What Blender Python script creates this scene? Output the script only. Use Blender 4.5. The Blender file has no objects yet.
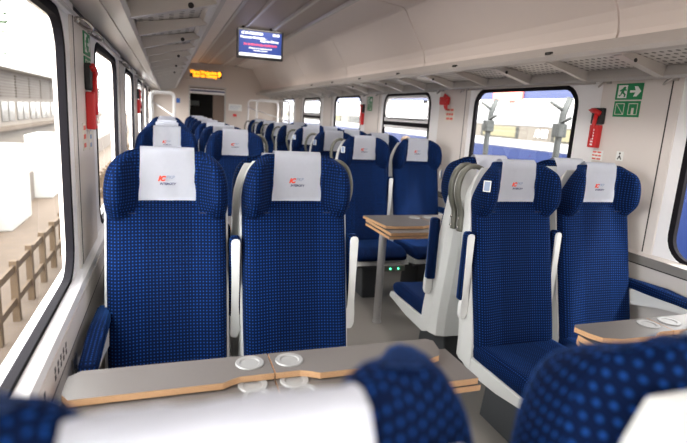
import bpy, bmesh, math, random
from mathutils import Vector, Matrix
random.seed(4)
S = bpy.context.scene
C = S.collection
PI = math.pi

# ---------------------------------------------------------------- camera
F_PX, YAW, PITCH, ROLL = 510.86, 0.3387, 0.2043, 0.0616
CAM = Vector((-1.082, 0.0, 1.507))
cy, sy, cp, sp = math.cos(YAW), math.sin(YAW), math.cos(PITCH), math.sin(PITCH)
fw = Vector((sy*cp, cy*cp, -sp)); rt = Vector((cy, -sy, 0)); up = rt.cross(fw)
c, s = math.cos(ROLL), math.sin(ROLL)
r2 = rt*c + up*s; u2 = -rt*s + up*c
cd = bpy.data.cameras.new('camera'); cam = bpy.data.objects.new('camera', cd); C.objects.link(cam)
cam.matrix_world = Matrix(((r2.x, u2.x, -fw.x, CAM.x), (r2.y, u2.y, -fw.y, CAM.y), (r2.z, u2.z, -fw.z, CAM.z), (0, 0, 0, 1)))
cd.sensor_width = 36; cd.lens = F_PX*36/687; cd.clip_start = 0.02; cd.clip_end = 400
cd.dof.use_dof = True; cd.dof.focus_distance = 2.3; cd.dof.aperture_fstop = 2.8
S.camera = cam

# ---------------------------------------------------------------- world, sun, exposure
W = bpy.data.worlds.new('overcast_sky'); S.world = W; W.use_nodes = True
bgn = W.node_tree.nodes['Background']
bgn.inputs[0].default_value = (1.0, 0.975, .95, 1)
_t = W.node_tree; _tc = _t.nodes.new('ShaderNodeTexCoord'); _sp = _t.nodes.new('ShaderNodeSeparateXYZ'); _mr = _t.nodes.new('ShaderNodeMapRange')
_t.links.new(_tc.outputs['Generated'], _sp.inputs[0]); _t.links.new(_sp.outputs[0], _mr.inputs['Value'])
_mr.inputs['From Min'].default_value = -.8; _mr.inputs['From Max'].default_value = .8
_mr.inputs['To Min'].default_value = 8.0; _mr.inputs['To Max'].default_value = 4.0      # hazy sun stands on the left of the train
_t.links.new(_mr.outputs[0], bgn.inputs[1])
sd = bpy.data.lights.new('sun', 'SUN'); sd.energy = 4.0; sd.angle = math.radians(6); sd.color = (1, .95, .86)
so = bpy.data.objects.new('sun', sd); C.objects.link(so); so.rotation_euler = (math.radians(24), math.radians(28), 0)
vs = S.view_settings
vs.view_transform = 'Standard'; vs.look = 'None'; vs.gamma = 1; vs.use_curve_mapping = False; vs.exposure = 0.85
S.cycles.max_bounces = 10; S.cycles.diffuse_bounces = 6; S.cycles.transparent_max_bounces = 12
S.cycles.sample_clamp_indirect = 8
S.cycles.use_denoising = True

PITCH_Y = 1.97                                       # window and pillar rhythm of the coach
Y0, YE = -3.2, 12.2
GL = [(.75 + PITCH_Y*k, 1.90 + PITCH_Y*k) for k in range(-2, 6)]      # glass spans
GZ0, GZ1 = .875, 1.77
for sx in (-1, 1):                                   # daylight portals, one per window
    for k, (a, b) in enumerate(GL):
        if b < Y0 or a > YE: continue
        ld = bpy.data.lights.new('window_portal', 'AREA'); ld.shape = 'RECTANGLE'; ld.size = 1.2; ld.size_y = 1.0
        ld.cycles.is_portal = True
        lo = bpy.data.objects.new('window_portal', ld); C.objects.link(lo)
        lo.location = (sx*1.47, (a+b)/2, (GZ0+GZ1)/2); lo.rotation_euler = (PI/2, 0, PI/2 if sx > 0 else -PI/2)

for k in range(5):                                   # added fill lights below the ceiling, soften the contrast with the windows
    ld = bpy.data.lights.new('ceiling_fill', 'AREA'); ld.shape = 'RECTANGLE'; ld.size = .5; ld.size_y = 1.8; ld.energy = 10; ld.color = (1, .93, .86)
    lo = bpy.data.objects.new('ceiling_fill', ld); C.objects.link(lo); lo.location = (-.04, -1.8+2.5*k, 2.425)

# ---------------------------------------------------------------- materials
MATS = {}
def nm(name):
    m = bpy.data.materials.new(name); m.use_nodes = True; MATS[name] = m
    return m, m.node_tree, m.node_tree.nodes['Principled BSDF']
def mat(name, col, rough=.5, metal=0, noise=.04, nscale=30, emit=None, estr=1, spec=.5, bump=0):
    m, t, b = nm(name)
    n = t.nodes; l = t.links
    tx = n.new('ShaderNodeTexCoord'); nz = n.new('ShaderNodeTexNoise'); nz.inputs['Scale'].default_value = nscale
    nz.inputs['Detail'].default_value = 4
    l.new(tx.outputs['Object'], nz.inputs['Vector'])
    mx = n.new('ShaderNodeMix'); mx.data_type = 'RGBA'
    mx.inputs[6].default_value = tuple(max(0, v*(1-noise)) for v in col) + (1,)
    mx.inputs[7].default_value = tuple(min(1, v*(1+noise)) for v in col) + (1,)
    l.new(nz.outputs[0], mx.inputs[0]); l.new(mx.outputs[2], b.inputs['Base Color'])
    b.inputs['Roughness'].default_value = rough; b.inputs['Metallic'].default_value = metal
    b.inputs['Specular IOR Level'].default_value = spec
    if bump:
        bp = n.new('ShaderNodeBump'); bp.inputs['Strength'].default_value = bump; bp.inputs['Distance'].default_value = .002
        l.new(nz.outputs[0], bp.inputs['Height']); l.new(bp.outputs[0], b.inputs['Normal'])
    if emit:
        b.inputs['Emission Color'].default_value = tuple(emit)+(1,); b.inputs['Emission Strength'].default_value = estr
    return m
def fabric(name, base, dot, s=.0135, r=.27, far=False):
    m, t, b = nm(name); n = t.nodes; l = t.links
    uv = n.new('ShaderNodeUVMap')
    def vm(op, a, v=None):
        x = n.new('ShaderNodeVectorMath'); x.operation = op; l.new(a, x.inputs[0])
        if v is not None:
            if isinstance(v, tuple): x.inputs[1].default_value = v
            else: l.new(v, x.inputs[1])
        return x
    sc = vm('SCALE', uv.outputs[0]); sc.inputs['Scale'].default_value = 1/s
    fr = vm('FRACTION', sc.outputs[0])
    sb = vm('SUBTRACT', fr.outputs[0], (.5, .5, 0))
    ln = vm('LENGTH', sb.outputs[0])
    mr = n.new('ShaderNodeMapRange'); mr.inputs['From Min'].default_value = r+.06; mr.inputs['From Max'].default_value = r-.06
    l.new(ln.outputs['Value'], mr.inputs['Value'])
    # soft darker and lighter stripes woven lengthwise
    sep = n.new('ShaderNodeSeparateXYZ'); l.new(uv.outputs[0], sep.inputs[0])
    ab = n.new('ShaderNodeMath'); ab.operation = 'ABSOLUTE'; l.new(sep.outputs[0], ab.inputs[0])
    st = n.new('ShaderNodeMapRange'); st.inputs['From Min'].default_value = .085; st.inputs['From Max'].default_value = .092
    st.inputs['To Min'].default_value = .82; st.inputs['To Max'].default_value = 1.0; l.new(ab.outputs[0], st.inputs['Value'])
    nz = n.new('ShaderNodeTexNoise'); nz.inputs['Scale'].default_value = 260; l.new(uv.outputs[0], nz.inputs['Vector'])
    mx = n.new('ShaderNodeMix'); mx.data_type = 'RGBA'; mx.inputs[6].default_value = base+(1,); mx.inputs[7].default_value = dot+(1,)
    l.new(mr.outputs[0], mx.inputs[0])
    mu = n.new('ShaderNodeVectorMath'); mu.operation = 'SCALE'; l.new(mx.outputs[2], mu.inputs[0]); l.new(st.outputs[0], mu.inputs['Scale'])
    l.new(mu.outputs[0], b.inputs['Base Color'])
    bp = n.new('ShaderNodeBump'); bp.inputs['Strength'].default_value = .35; bp.inputs['Distance'].default_value = .0015
    ad = n.new('ShaderNodeMath'); ad.operation = 'ADD'; l.new(mr.outputs[0], ad.inputs[0]); l.new(nz.outputs[0], ad.inputs[1])
    l.new(ad.outputs[0], bp.inputs['Height']); l.new(bp.outputs[0], b.inputs['Normal'])
    b.inputs['Roughness'].default_value = .85; b.inputs['Sheen Weight'].default_value = .22; b.inputs['Sheen Roughness'].default_value = .25
    b.inputs['Sheen Tint'].default_value = (.08, .30, 1, 1); b.inputs['Specular IOR Level'].default_value = .08
    return m
fabric('seat_fabric', (.0015, .0070, .034), (.008, .052, .235), s=.0125, r=.20)
mat('cover_cloth', (.70, .72, .80), .9, noise=.03, nscale=60, bump=.2)
mat('shell_plastic', (.63, .64, .63), .38, noise=.02)
mat('handle_grey', (.125, .125, .105), .42, .2)
mat('pedestal_grey', (.05, .055, .062), .5)
mat('seam_blue', (.003, .008, .04), .8)
mat('wall_panel', (.72, .665, .63), .45, noise=.02, nscale=6)
mat('wall_lower', (.56, .53, .51), .5, noise=.02, nscale=6)
mat('frame_white', (.87, .86, .87), .4, noise=.02)
mat('gasket', (.012, .011, .014), .85, spec=.1)
mat('dark_gap', (.03, .028, .026), .7)
mat('ledge_grey', (.20, .19, .18), .5)
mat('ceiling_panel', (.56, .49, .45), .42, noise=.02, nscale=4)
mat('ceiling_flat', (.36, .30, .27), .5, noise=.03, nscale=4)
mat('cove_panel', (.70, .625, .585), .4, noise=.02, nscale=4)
mat('aluminium', (.50, .475, .455), .35, .35, noise=.03, nscale=12)
mat('rack_rail', (.47, .44, .42), .38, .25, noise=.03)
mat('chrome', (.62, .60, .58), .18, .9)
mat('leg_steel', (.50, .50, .51), .38, .4)
mat('floor_lino', (.25, .235, .22), .45, noise=.14, nscale=220)
mat('end_wall', (.60, .52, .47), .5, noise=.02)
mat('door_brown', (.16, .11, .085), .45)
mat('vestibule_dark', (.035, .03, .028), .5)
mat('coaster_metal', (.26, .26, .26), .45, .2)
mat('red_plastic', (.62, .018, .02), .35)
mat('black_plastic', (.015, .015, .017), .4)
mat('green_sign', (.01, .25, .09), .5, noise=.02)
mat('white_print', (.85, .86, .84), .5, noise=.01)
mat('red_print', (.75, .16, .12), .5, noise=.02)
mat('blue_print', (.03, .12, .45), .5)
mat('navy_print', (.02, .03, .14), .6)
mat('grey_print', (.30, .38, .55), .6)
mat('logo_red', (.72, .05, .02), .6)
mat('label_cream', (.74, .69, .62), .5)
mat('screen_blue', (.01, .02, .10), .6, emit=(.01, .06, .36), estr=.4)
mat('screen_white', (.8, .8, .8), .3, emit=(.75, .85, .95), estr=.55)
mat('screen_red', (.6, .05, .08), .3, emit=(.85, .08, .10), estr=.55)
mat('led_amber', (.8, .3, .02), .3, emit=(1, .33, .01), estr=1.6)
mat('led_green', (.05, .8, .3), .3, emit=(.1, 1, .45), estr=2.5)
mat('orange_glow_panel', (.70, .42, .30), .4)
def laminate():
    m, t, b = nm('table_laminate'); n = t.nodes; l = t.links
    nz = n.new('ShaderNodeTexNoise'); nz.inputs['Scale'].default_value = 350; tx = n.new('ShaderNodeTexCoord')
    l.new(tx.outputs['Object'], nz.inputs['Vector'])
    cr = n.new('ShaderNodeValToRGB'); cr.color_ramp.elements[0].color = (.088, .080, .076, 1); cr.color_ramp.elements[1].color = (.125, .112, .106, 1)
    l.new(nz.outputs[0], cr.inputs[0]); l.new(cr.outputs[0], b.inputs['Base Color']); b.inputs['Roughness'].default_value = .38
laminate()
def ply():
    m, t, b = nm('plywood_edge'); n = t.nodes; l = t.links
    tx = n.new('ShaderNodeTexCoord'); wv = n.new('ShaderNodeTexWave'); wv.bands_direction = 'Z'; wv.inputs['Scale'].default_value = 90
    wv.inputs['Distortion'].default_value = .6; l.new(tx.outputs['Object'], wv.inputs['Vector'])
    cr = n.new('ShaderNodeValToRGB'); cr.color_ramp.elements[0].color = (.42, .22, .10, 1); cr.color_ramp.elements[1].color = (.72, .46, .26, 1)
    l.new(wv.outputs[0], cr.inputs[0]); l.new(cr.outputs[0], b.inputs['Base Color']); b.inputs['Roughness'].default_value = .5
ply()
def perforated():
    m, t, b = nm('perforated_metal'); n = t.nodes; l = t.links
    tx = n.new('ShaderNodeTexCoord'); sc = n.new('ShaderNodeVectorMath'); sc.operation = 'MULTIPLY'; sc.inputs[1].default_value = (25, 25, 0)
    l.new(tx.outputs['Object'], sc.inputs[0])
    fr = n.new('ShaderNodeVectorMath'); fr.operation = 'FRACTION'; l.new(sc.outputs[0], fr.inputs[0])
    sb = n.new('ShaderNodeVectorMath'); sb.operation = 'SUBTRACT'; sb.inputs[1].default_value = (.5, .5, 0); l.new(fr.outputs[0], sb.inputs[0])
    ln = n.new('ShaderNodeVectorMath'); ln.operation = 'LENGTH'; l.new(sb.outputs[0], ln.inputs[0])
    lt = n.new('ShaderNodeMath'); lt.operation = 'LESS_THAN'; lt.inputs[1].default_value = .26; l.new(ln.outputs['Value'], lt.inputs[0])
    mx = n.new('ShaderNodeMix'); mx.data_type = 'RGBA'; mx.inputs[6].default_value = (.55, .53, .51, 1); mx.inputs[7].default_value = (.10, .095, .09, 1)
    l.new(lt.outputs[0], mx.inputs[0]); l.new(mx.outputs[2], b.inputs['Base Color']); b.inputs['Roughness'].default_value = .4; b.inputs['Metallic'].default_value = .3
perforated()
def glass():
    m, t, b = nm('window_glass'); n = t.nodes; l = t.links
    tr = n.new('ShaderNodeBsdfTransparent'); tr.inputs[0].default_value = (.93, .95, .95, 1)
    gl = n.new('ShaderNodeBsdfGlossy'); gl.inputs['Roughness'].default_value = .02
    mx = n.new('ShaderNodeMixShader'); mx.inputs[0].default_value = .05
    l.new(tr.outputs[0], mx.inputs[1]); l.new(gl.outputs[0], mx.inputs[2]); l.new(mx.outputs[0], n['Material Output'].inputs[0])
glass()

# ---------------------------------------------------------------- mesh helpers
def tagp(o, label=None, cat=None, group=None, kind=None):
    if label: o['label'] = label
    if cat: o['category'] = cat
    if group: o['group'] = group
    if kind: o['kind'] = kind
    return o
def link(name, me, parent=None, loc=None, rot=None):
    o = bpy.data.objects.new(name, me); C.objects.link(o)
    if parent: o.parent = parent
    if loc is not None: o.location = loc
    if rot is not None: o.rotation_euler = rot
    return o
def finish(name, bm, mats, smooth=False, uv=False, keep=False):
    if not keep: bmesh.ops.recalc_face_normals(bm, faces=bm.faces)
    if uv:
        ul = bm.loops.layers.uv.new('UVMap')
        bm.normal_update()
        for f in bm.faces:
            n = f.normal; ax = max(range(3), key=lambda i: abs(n[i]))
            for lp in f.loops:
                co = lp.vert.co
                lp[ul].uv = (co.y, co.z) if ax == 0 else ((co.x, co.z) if ax == 1 else (co.x, co.y))
    me = bpy.data.meshes.new(name); bm.to_mesh(me); bm.free()
    for m in (mats if isinstance(mats, (list, tuple)) else [mats]): me.materials.append(MATS[m])
    if smooth:
        for p in me.polygons: p.use_smooth = True
    return me
def box(bm, x0, x1, y0, y1, z0, z1, mi=0, bev=0):
    vs_ = [bm.verts.new((x, y, z)) for x in (x0, x1) for y in (y0, y1) for z in (z0, z1)]
    fs = []
    for a in ((0, 1, 3, 2), (4, 6, 7, 5), (0, 4, 5, 1), (2, 3, 7, 6), (0, 2, 6, 4), (1, 5, 7, 3)):
        f = bm.faces.new([vs_[i] for i in a]); f.material_index = mi; fs.append(f)
    if bev:
        es = list({e for f in fs for e in f.edges})
        bmesh.ops.bevel(bm, geom=es, offset=bev, segments=2, affect='EDGES', profile=.6)
def boxm(name, dims, m, bev=0, **k):
    bm = bmesh.new(); box(bm, *dims, bev=bev); return finish(name, bm, m, **k)
def prism(bm, pts, a, b, axis='y', mi=0):
    """polygon extruded along an axis; pts are the other two coords in order"""
    def P(p, t): return {'x': (t, p[0], p[1]), 'y': (p[0], t, p[1]), 'z': (p[0], p[1], t)}[axis]
    A = [bm.verts.new(P(p, a)) for p in pts]; B = [bm.verts.new(P(p, b)) for p in pts]
    n = len(pts); fs = []
    for i in range(n): fs.append(bm.faces.new((A[i], A[(i+1) % n], B[(i+1) % n], B[i])))
    fa = bm.faces.new(A[::-1]); fb = bm.faces.new(B)
    for f in fs+[fa, fb]: f.material_index = mi
    return fs, fa, fb
def tube(bm, path, r, seg=8, ry=None, closed=False, mi=0):
    path = [Vector(p) for p in path]; n = len(path); rings = []
    prev = None
    for i, p in enumerate(path):
        if closed: t = path[(i+1) % n]-path[i-1]
        else: t = path[min(i+1, n-1)]-path[max(i-1, 0)]
        t.normalize()
        if prev is None:
            ref = Vector((0, 1, 0)) if abs(t.y) < .9 else Vector((1, 0, 0))
            a = t.cross(ref).normalized()
        else: a = (prev - t*prev.dot(t)).normalized()
        prev = a; b = t.cross(a)
        rings.append([bm.verts.new(p+a*r*math.cos(2*PI*k/seg)+b*(ry or r)*math.sin(2*PI*k/seg)) for k in range(seg)])
    for i in range(n if closed else n-1):
        A, B = rings[i], rings[(i+1) % n]
        for k in range(seg):
            f = bm.faces.new((A[k], A[(k+1) % seg], B[(k+1) % seg], B[k])); f.material_index = mi
    if not closed:
        bm.faces.new(rings[0][::-1]).material_index = mi; bm.faces.new(rings[-1]).material_index = mi
def spline(pts, n=6):
    P = [Vector(p) for p in pts]; out = []
    for i in range(len(P)-1):
        p0, p1, p2, p3 = P[max(i-1, 0)], P[i], P[i+1], P[min(i+2, len(P)-1)]
        for k in range(n):
            t = k/n
            out.append(.5*((2*p1)+(p2-p0)*t+(2*p0-5*p1+4*p2-p3)*t*t+(3*p1-p0-3*p2+p3)*t**3))
    out.append(P[-1]); return out
def disc(bm, x, y, z0, z1, r, n=24, mi=0):
    prism(bm, [(x+r*math.cos(2*PI*k/n), y+r*math.sin(2*PI*k/n)) for k in range(n)], z0, z1, 'z', mi)
def subsurf(o, lv=1):
    m = o.modifiers.new('sub', 'SUBSURF'); m.levels = lv; m.render_levels = lv; return o
def rrect(y0, y1, z0, z1, r, n=6):
    out = []
    for cy_, cz_, a0 in ((y1-r, z1-r, 0), (y0+r, z1-r, PI/2), (y0+r, z0+r, PI), (y1-r, z0+r, 3*PI/2)):
        for k in range(n+1):
            a = a0+PI/2*k/n; out.append((cy_+r*math.cos(a), cz_+r*math.sin(a)))
    return out
def text(name, body, size, m, parent, loc, rot, align='LEFT', shear=0, bold=0, sx=1):
    cu = bpy.data.curves.new(name, 'FONT'); cu.body = body; cu.size = size; cu.align_x = align; cu.shear = shear
    cu.offset = bold; cu.extrude = .0004; cu.materials.append(MATS[m])
    t = bpy.data.objects.new('t', cu); C.objects.link(t)
    me = bpy.data.meshes.new_from_object(t.evaluated_get(bpy.context.evaluated_depsgraph_get())); me.name = name
    bpy.data.objects.remove(t); bpy.data.curves.remove(cu)
    if not me.materials: me.materials.append(MATS[m])
    o = link(name, me, parent, loc, rot); o.scale = (sx, 1, 1); return o
def smoothstep(a, b, x):
    t = max(0, min(1, (x-a)/(b-a))); return t*t*(3-2*t)

# ================================================================ SETTING
def st(name, me, **k): return tagp(link(name, me), kind='structure', **k)
st('floor', boxm('floor', (-1.40, 1.40, Y0, 14.2, -.1, 0), 'floor_lino'))
# side walls
GL0 = GL
for sx, side in ((-1, 'left'), (1, 'right')):
    DY = .12 if sx < 0 else 0.0
    GL = [(a+DY, b+DY) for a, b in GL0]
    bm = bmesh.new()
    def wb(x0, x1, y0, y1, z0, z1, mi=0, bev=0, bm=bm):
        box(bm, min(sx*x0, sx*x1), max(sx*x0, sx*x1), y0, y1, z0, z1, mi, bev)
    wb(1.380, 1.465, Y0, YE+.1, 0, .80, 1)             # below the ledge
    wb(1.385, 1.465, Y0, YE+.1, .80, .84, 0)
    wb(1.41, 1.50, Y0, YE+.1, 1.80, 2.0, 0)         # above the windows
    ys = [Y0]+[v for a, b in GL for v in (a, b)]+[YE+.1]
    for k in range(-3, 6):                           # pillars between the windows
        a, b = 1.99+PITCH_Y*(k-1)+DY, 2.51+PITCH_Y*(k-1)+DY
        a, b = max(a, Y0), min(b, YE)
        if b <= a: continue
        wb(1.40, 1.465, a, b, .862, 1.80, 0, .006)
    if GL[-1][1]+.1 < YE: wb(1.40, 1.465, GL[-1][1]+.09, YE, .86, 1.80, 0)
    st('wall_'+side, finish('wall', bm, ['wall_panel', 'wall_lower']))
    # ledge running under the windows with its air slots
    bm = bmesh.new()
    PP = [(1.465, .868), (1.404, .868), (1.392, .856), (1.380, .848), (1.380, .81 if sx < 0 else .848), (1.465, .81)] if sx < 0 else [(1.465, .868), (1.404, .868), (1.392, .860), (1.380, .852), (1.465, .851)]
    prism(bm, [(sx*x, z) for x, z in PP][::sx], Y0, YE, 'y', 0)
    wb(1.377, 1.40, Y0, YE, *((.722, .808) if sx < 0 else (.805, .850)), 1, bm=bm)
    wb(1.3785, 1.40, Y0, YE, *((.712, .722) if sx < 0 else (.798, .805)), 2, bm=bm)
    if sx < 0:
        for yb in [1.20+PITCH_Y*q+.25*j for q in range(0, 3) for j in range(2)]:
            for j in range(5 if yb % 1.97 > 1.3 else 4):
                for i in range(2):
                    zz = .748+.022*i
                    box(bm, -1.378, -1.3762, yb+j*.040, yb+j*.040+.015, zz, zz+.016, 2)
    st('trim_1' if sx < 0 else 'trim_2', finish('ledge', bm, ['frame_white' if sx < 0 else 'wall_panel', 'wall_panel' if sx < 0 else 'ledge_grey', 'dark_gap']))
    if sx < 0:
        bm = bmesh.new(); wb(1.398, 1.412, Y0, YE, 1.832, 1.862, bm=bm); st('trim_20', finish('painted_gap_shade', bm, 'dark_gap'))  # dark strip painting in the shade of the recess under the left rack
    bm = bmesh.new(); wb(1.365, 1.381, Y0, YE, 0, .10, bm=bm)
    st('baseboard_'+side, finish('baseboard', bm, 'ledge_grey'))
    # windows
    for k, (a, b) in enumerate(GL):
        if b < Y0: continue
        b = min(b, YE-.15)
        split = (sx > 0 and k in (4, 6)) or (sx < 0 and k in (5,))
        wn = 'window_%d' % (k+1 if sx < 0 else k+11)
        oy0, oy1 = a-.20, b+.09
        hole = rrect(a, b, GZ0, GZ1, .12)
        # frame plate = outer rectangle ring to rounded hole, with a reveal depth
        def ring(bm, inner, outer, x0, x1, mi=0):
            n = len(inner)
            I0 = [bm.verts.new((x0, p[0], p[1])) for p in inner]; O0 = [bm.verts.new((x0, p[0], p[1])) for p in outer]
            I1 = [bm.verts.new((x1, p[0], p[1])) for p in inner]; O1 = [bm.verts.new((x1, p[0], p[1])) for p in outer]
            for i in range(n):
                j = (i+1) % n
                for q in ((I0[i], I0[j], O0[j], O0[i]), (I1[i], O1[i], O1[j], I1[j]), (I0[i], I1[i], I1[j], I0[j]), (O0[i], O0[j], O1[j], O1[i])):
                    bm.faces.new(q).material_index = mi
        outer = rrect(oy0-.02, oy1+.02, GZ0-.015, GZ1+.05, .004)
        bm = bmesh.new()
        def splay(bm, inner, outer, xi, xo, xb):
            n = len(inner)
            I0 = [bm.verts.new((xi, p[0], p[1])) for p in inner]; O0 = [bm.verts.new((xo, p[0], p[1])) for p in outer]
            I1 = [bm.verts.new((xb, p[0], p[1])) for p in inner]; O1 = [bm.verts.new((xb, p[0], p[1])) for p in outer]
            for i in range(n):
                j = (i+1) % n
                for q in ((I0[i], I0[j], O0[j], O0[i]), (I1[i], O1[i], O1[j], I1[j]), (I0[i], I1[i], I1[j], I0[j]), (O0[i], O0[j], O1[j], O1[i])): bm.faces.new(q)
        splay(bm, hole, outer, sx*1.412, sx*1.404, sx*1.432)
        fr = st(wn, finish('window_frame', bm, 'frame_white'))
        bm = bmesh.new()
        ring(bm, rrect(a+.008, b-.008, GZ0+.008, GZ1-.008, .112), rrect(a-.024, b+.024, GZ0-.016, GZ1+.022, .14), sx*1.408, sx*1.433)
        link('gasket', finish('gasket', bm, 'gasket'), fr)
        bm = bmesh.new()
        f = bm.faces.new([bm.verts.new((sx*1.424, p[0], p[1])) for p in rrect(a, b, GZ0, GZ1, .12)])
        link('pane', finish('pane', bm, 'window_glass'), fr)
        if split:
            bm = bmesh.new()
            g = lambda *q: box(bm, min(sx*q[0], sx*q[1]), max(sx*q[0], sx*q[1]), *q[2:])
            g(1.415, 1.46, a, b, 1.475, 1.52); g(1.415, 1.46, a, b, 1.40, 1.43)
            ring(bm, rrect(a+.045, b-.045, 1.515, GZ1-.035, .07), rrect(a, b, 1.50, GZ1, .12), sx*1.415, sx*1.46)
            link('transom', finish('transom', bm, 'frame_white'), fr)
            bm = bmesh.new(); g(1.42, 1.455, a+.02, b-.02, 1.428, 1.478)
            link('transom_gap', finish('transom_gap', bm, 'gasket'), fr)
        # blind guide rails with blind housing above
        bm = bmesh.new()
        for yy in (b+.078, a-.205):
            box(bm, min(sx*1.4065, sx*1.43), max(sx*1.4065, sx*1.43), yy, yy+.008, .98, 1.80)
        link('guide_rail', finish('guide_rail', bm, 'dark_gap' if sx < 0 else 'aluminium'), fr)
        bm = bmesh.new()
        box(bm, min(sx*1.385, sx*1.44), max(sx*1.385, sx*1.44), a-.19, b+.07, 1.792, 1.83, 0, .008)
        link('blind_housing', finish('blind_housing', bm, 'frame_white'), fr)
        bm = bmesh.new(); tube(bm, [(sx*1.378, a-.17, 1.79), (sx*1.378, b+.05, 1.79)], .006)
        link('blind_pull_bar', finish('blind_pull_bar', bm, 'aluminium', True), fr)
    # dark slit lines at the pillar edges
    bm = bmesh.new()
    for k in range(-3, 6):
        a = 1.99+PITCH_Y*(k-1)+DY
        if a < Y0 or a > YE: continue
        for yy in (a+.055,):
            box(bm, min(sx*1.3985, sx*1.401), max(sx*1.3985, sx*1.401), yy, yy+.007, .87, 1.80)
    st('trim_%d' % (3 if sx < 0 else 4), finish('panel_joint', bm, 'dark_gap'))

# cove panels, ceiling
def section(pts, th=.02):
    return pts+[(x, z+th) for x, z in pts[::-1]]
n = 5
for sx in (-1, 1):
    bm = bmesh.new()
    k = -3
    while True:
        a = 4.10+PITCH_Y*k*1.03+.0065; b = 4.10+PITCH_Y*(k+1)*1.03-.0065
        a2, b2 = max(a, Y0), min(b, YE)
        if a2 >= YE: break
        if b2 > a2:
            P = [(1.0, 1.955), (1.008, 1.985), (1.0, 2.04), (.985, 2.085), (.79, 2.39), (.765, 2.408), (.43, 2.448), (.43, 2.48), (.82, 2.45), (1.06, 2.06), (1.06, 1.955)]
            P = [(sx*x, z) for x, z in P]
            prism(bm, P if sx > 0 else P[::-1], a2, b2, 'y')
        k += 1
    st('trim_%d' % n, finish('cove', bm, 'cove_panel')); n += 1
bm = bmesh.new()
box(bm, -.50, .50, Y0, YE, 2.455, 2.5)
box(bm, -1.52, 1.52, Y0, YE+.1, 2.5, 2.53)
for sx in (-1, 1):
    box(bm, min(sx*1.06, sx*1.52), max(sx*1.06, sx*1.52), Y0, YE+.1, 1.96, 2.02)
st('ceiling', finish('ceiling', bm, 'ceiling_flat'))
for sx, x0 in ((0, -.20), (0, .12), (0, -.42), (0, .40)):
    bm = bmesh.new(); prism(bm, [(x0-.022, 2.456), (x0-.014, 2.432), (x0+.014, 2.432), (x0+.022, 2.456)], Y0, YE, 'y')
    st('trim_%d' % n, finish('ceiling_strip', bm, 'aluminium')); n += 1

# end wall with its doorway
bm = bmesh.new()
DX0, DX1, DZ = -.62, .20, 1.96
box(bm, -1.5, DX0, YE, YE+.08, 0, 2.5); box(bm, DX1, 1.5, YE, YE+.08, 0, 2.5); box(bm, DX0, DX1, YE, YE+.08, DZ, 2.5)
st('wall_end', finish('wall_end', bm, 'end_wall'))
bm = bmesh.new()
box(bm, -1.5, 1.5, Y0-.08, Y0, 0, 2.5)
st('wall_rear', finish('wall_rear', bm, 'end_wall'))
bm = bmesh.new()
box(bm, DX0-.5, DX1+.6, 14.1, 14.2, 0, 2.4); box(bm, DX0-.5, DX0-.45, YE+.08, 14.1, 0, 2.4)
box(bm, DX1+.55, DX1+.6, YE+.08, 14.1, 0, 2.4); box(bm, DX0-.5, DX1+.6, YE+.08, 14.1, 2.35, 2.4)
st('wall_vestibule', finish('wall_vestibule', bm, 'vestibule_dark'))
bm = bmesh.new()
box(bm, DX0, DX0+.03, YE-.01, YE+.09, 0, DZ); box(bm, DX1-.03, DX1, YE-.01, YE+.09, 0, DZ); box(bm, DX0, DX1, YE-.01, YE+.09, DZ-.03, DZ)
df = st('door_1', finish('door_frame', bm, 'aluminium'))
bm = bmesh.new(); box(bm, -.09, .165, YE+.02, YE+.06, .02, 1.78, 0, .005)
link('door_leaf', finish('door_leaf', bm, 'door_brown'), df)
bm = bmesh.new(); box(bm, DX0+.03, DX1-.03, YE+.01, YE+.07, 1.79, 1.84); box(bm, DX0+.03, DX1-.03, YE+.01, YE+.07, 1.875, 1.90)
link('door_header_bar', finish('door_header_bar', bm, 'frame_white'), df)
bm = bmesh.new(); box(bm, DX0+.03, DX1-.03, YE+.015, YE+.06, 1.84, 1.875)
link('header_stripe', finish('header_stripe', bm, 'navy_print'), df)
bm = bmesh.new(); box(bm, DX0+.03, DX1-.03, YE+.02, YE+.06, 1.90, 1.93)
link('door_track', finish('door_track', bm, 'door_brown'), df)

# ================================================================ SEATS
def grid_body(nx, nz, fx, front, back, m, name):
    """a stuffed body: fx(u,v)->x,z ; front/back(u,v)->y ; u in -1..1, v in 0..1"""
    bm = bmesh.new(); A = []; B = []
    for j in range(nz+1):
        ra, rb = [], []
        for i in range(nx+1):
            u = -1+2*i/nx; v = j/nz; x, z = fx(u, v)
            ra.append(bm.verts.new((x, front(u, v, x, z), z))); rb.append(bm.verts.new((x, back(u, v, x, z), z)))
        A.append(ra); B.append(rb)
    for j in range(nz):
        for i in range(nx):
            bm.faces.new((A[j][i], A[j][i+1], A[j+1][i+1], A[j+1][i])); bm.faces.new((B[j][i], B[j+1][i], B[j+1][i+1], B[j][i+1]))
        bm.faces.new((A[j][0], A[j+1][0], B[j+1][0], B[j][0])); bm.faces.new((A[j][nx], B[j][nx], B[j+1][nx], A[j+1][nx]))
    for i in range(nx):
        bm.faces.new((A[0][i], B[0][i], B[0][i+1], A[0][i+1])); bm.faces.new((A[nz][i], A[nz][i+1], B[nz][i+1], B[nz][i]))
    return finish(name, bm, m, True, True)
def rec(z): return -.165*max(0, min(1, (1.17-z)/.72))**1.05       # recline of the front surface
SEATM = {}
def sm(key, fn):
    if key not in SEATM: SEATM[key] = fn()
    return SEATM[key]
def m_back():
    fx = lambda u, v: (u*(.226+.004*math.sin(PI*v*.8)), .43+v*.71)
    fr = lambda u, v, x, z: rec(z)-.012-.020*smoothstep(.35, .95, abs(u))*(1-.4*v)+.02*smoothstep(.93, 1, abs(u))
    bk = lambda u, v, x, z: rec(z)+.075
    return grid_body(14, 14, fx, fr, bk, 'seat_fabric', 'backrest')
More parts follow.
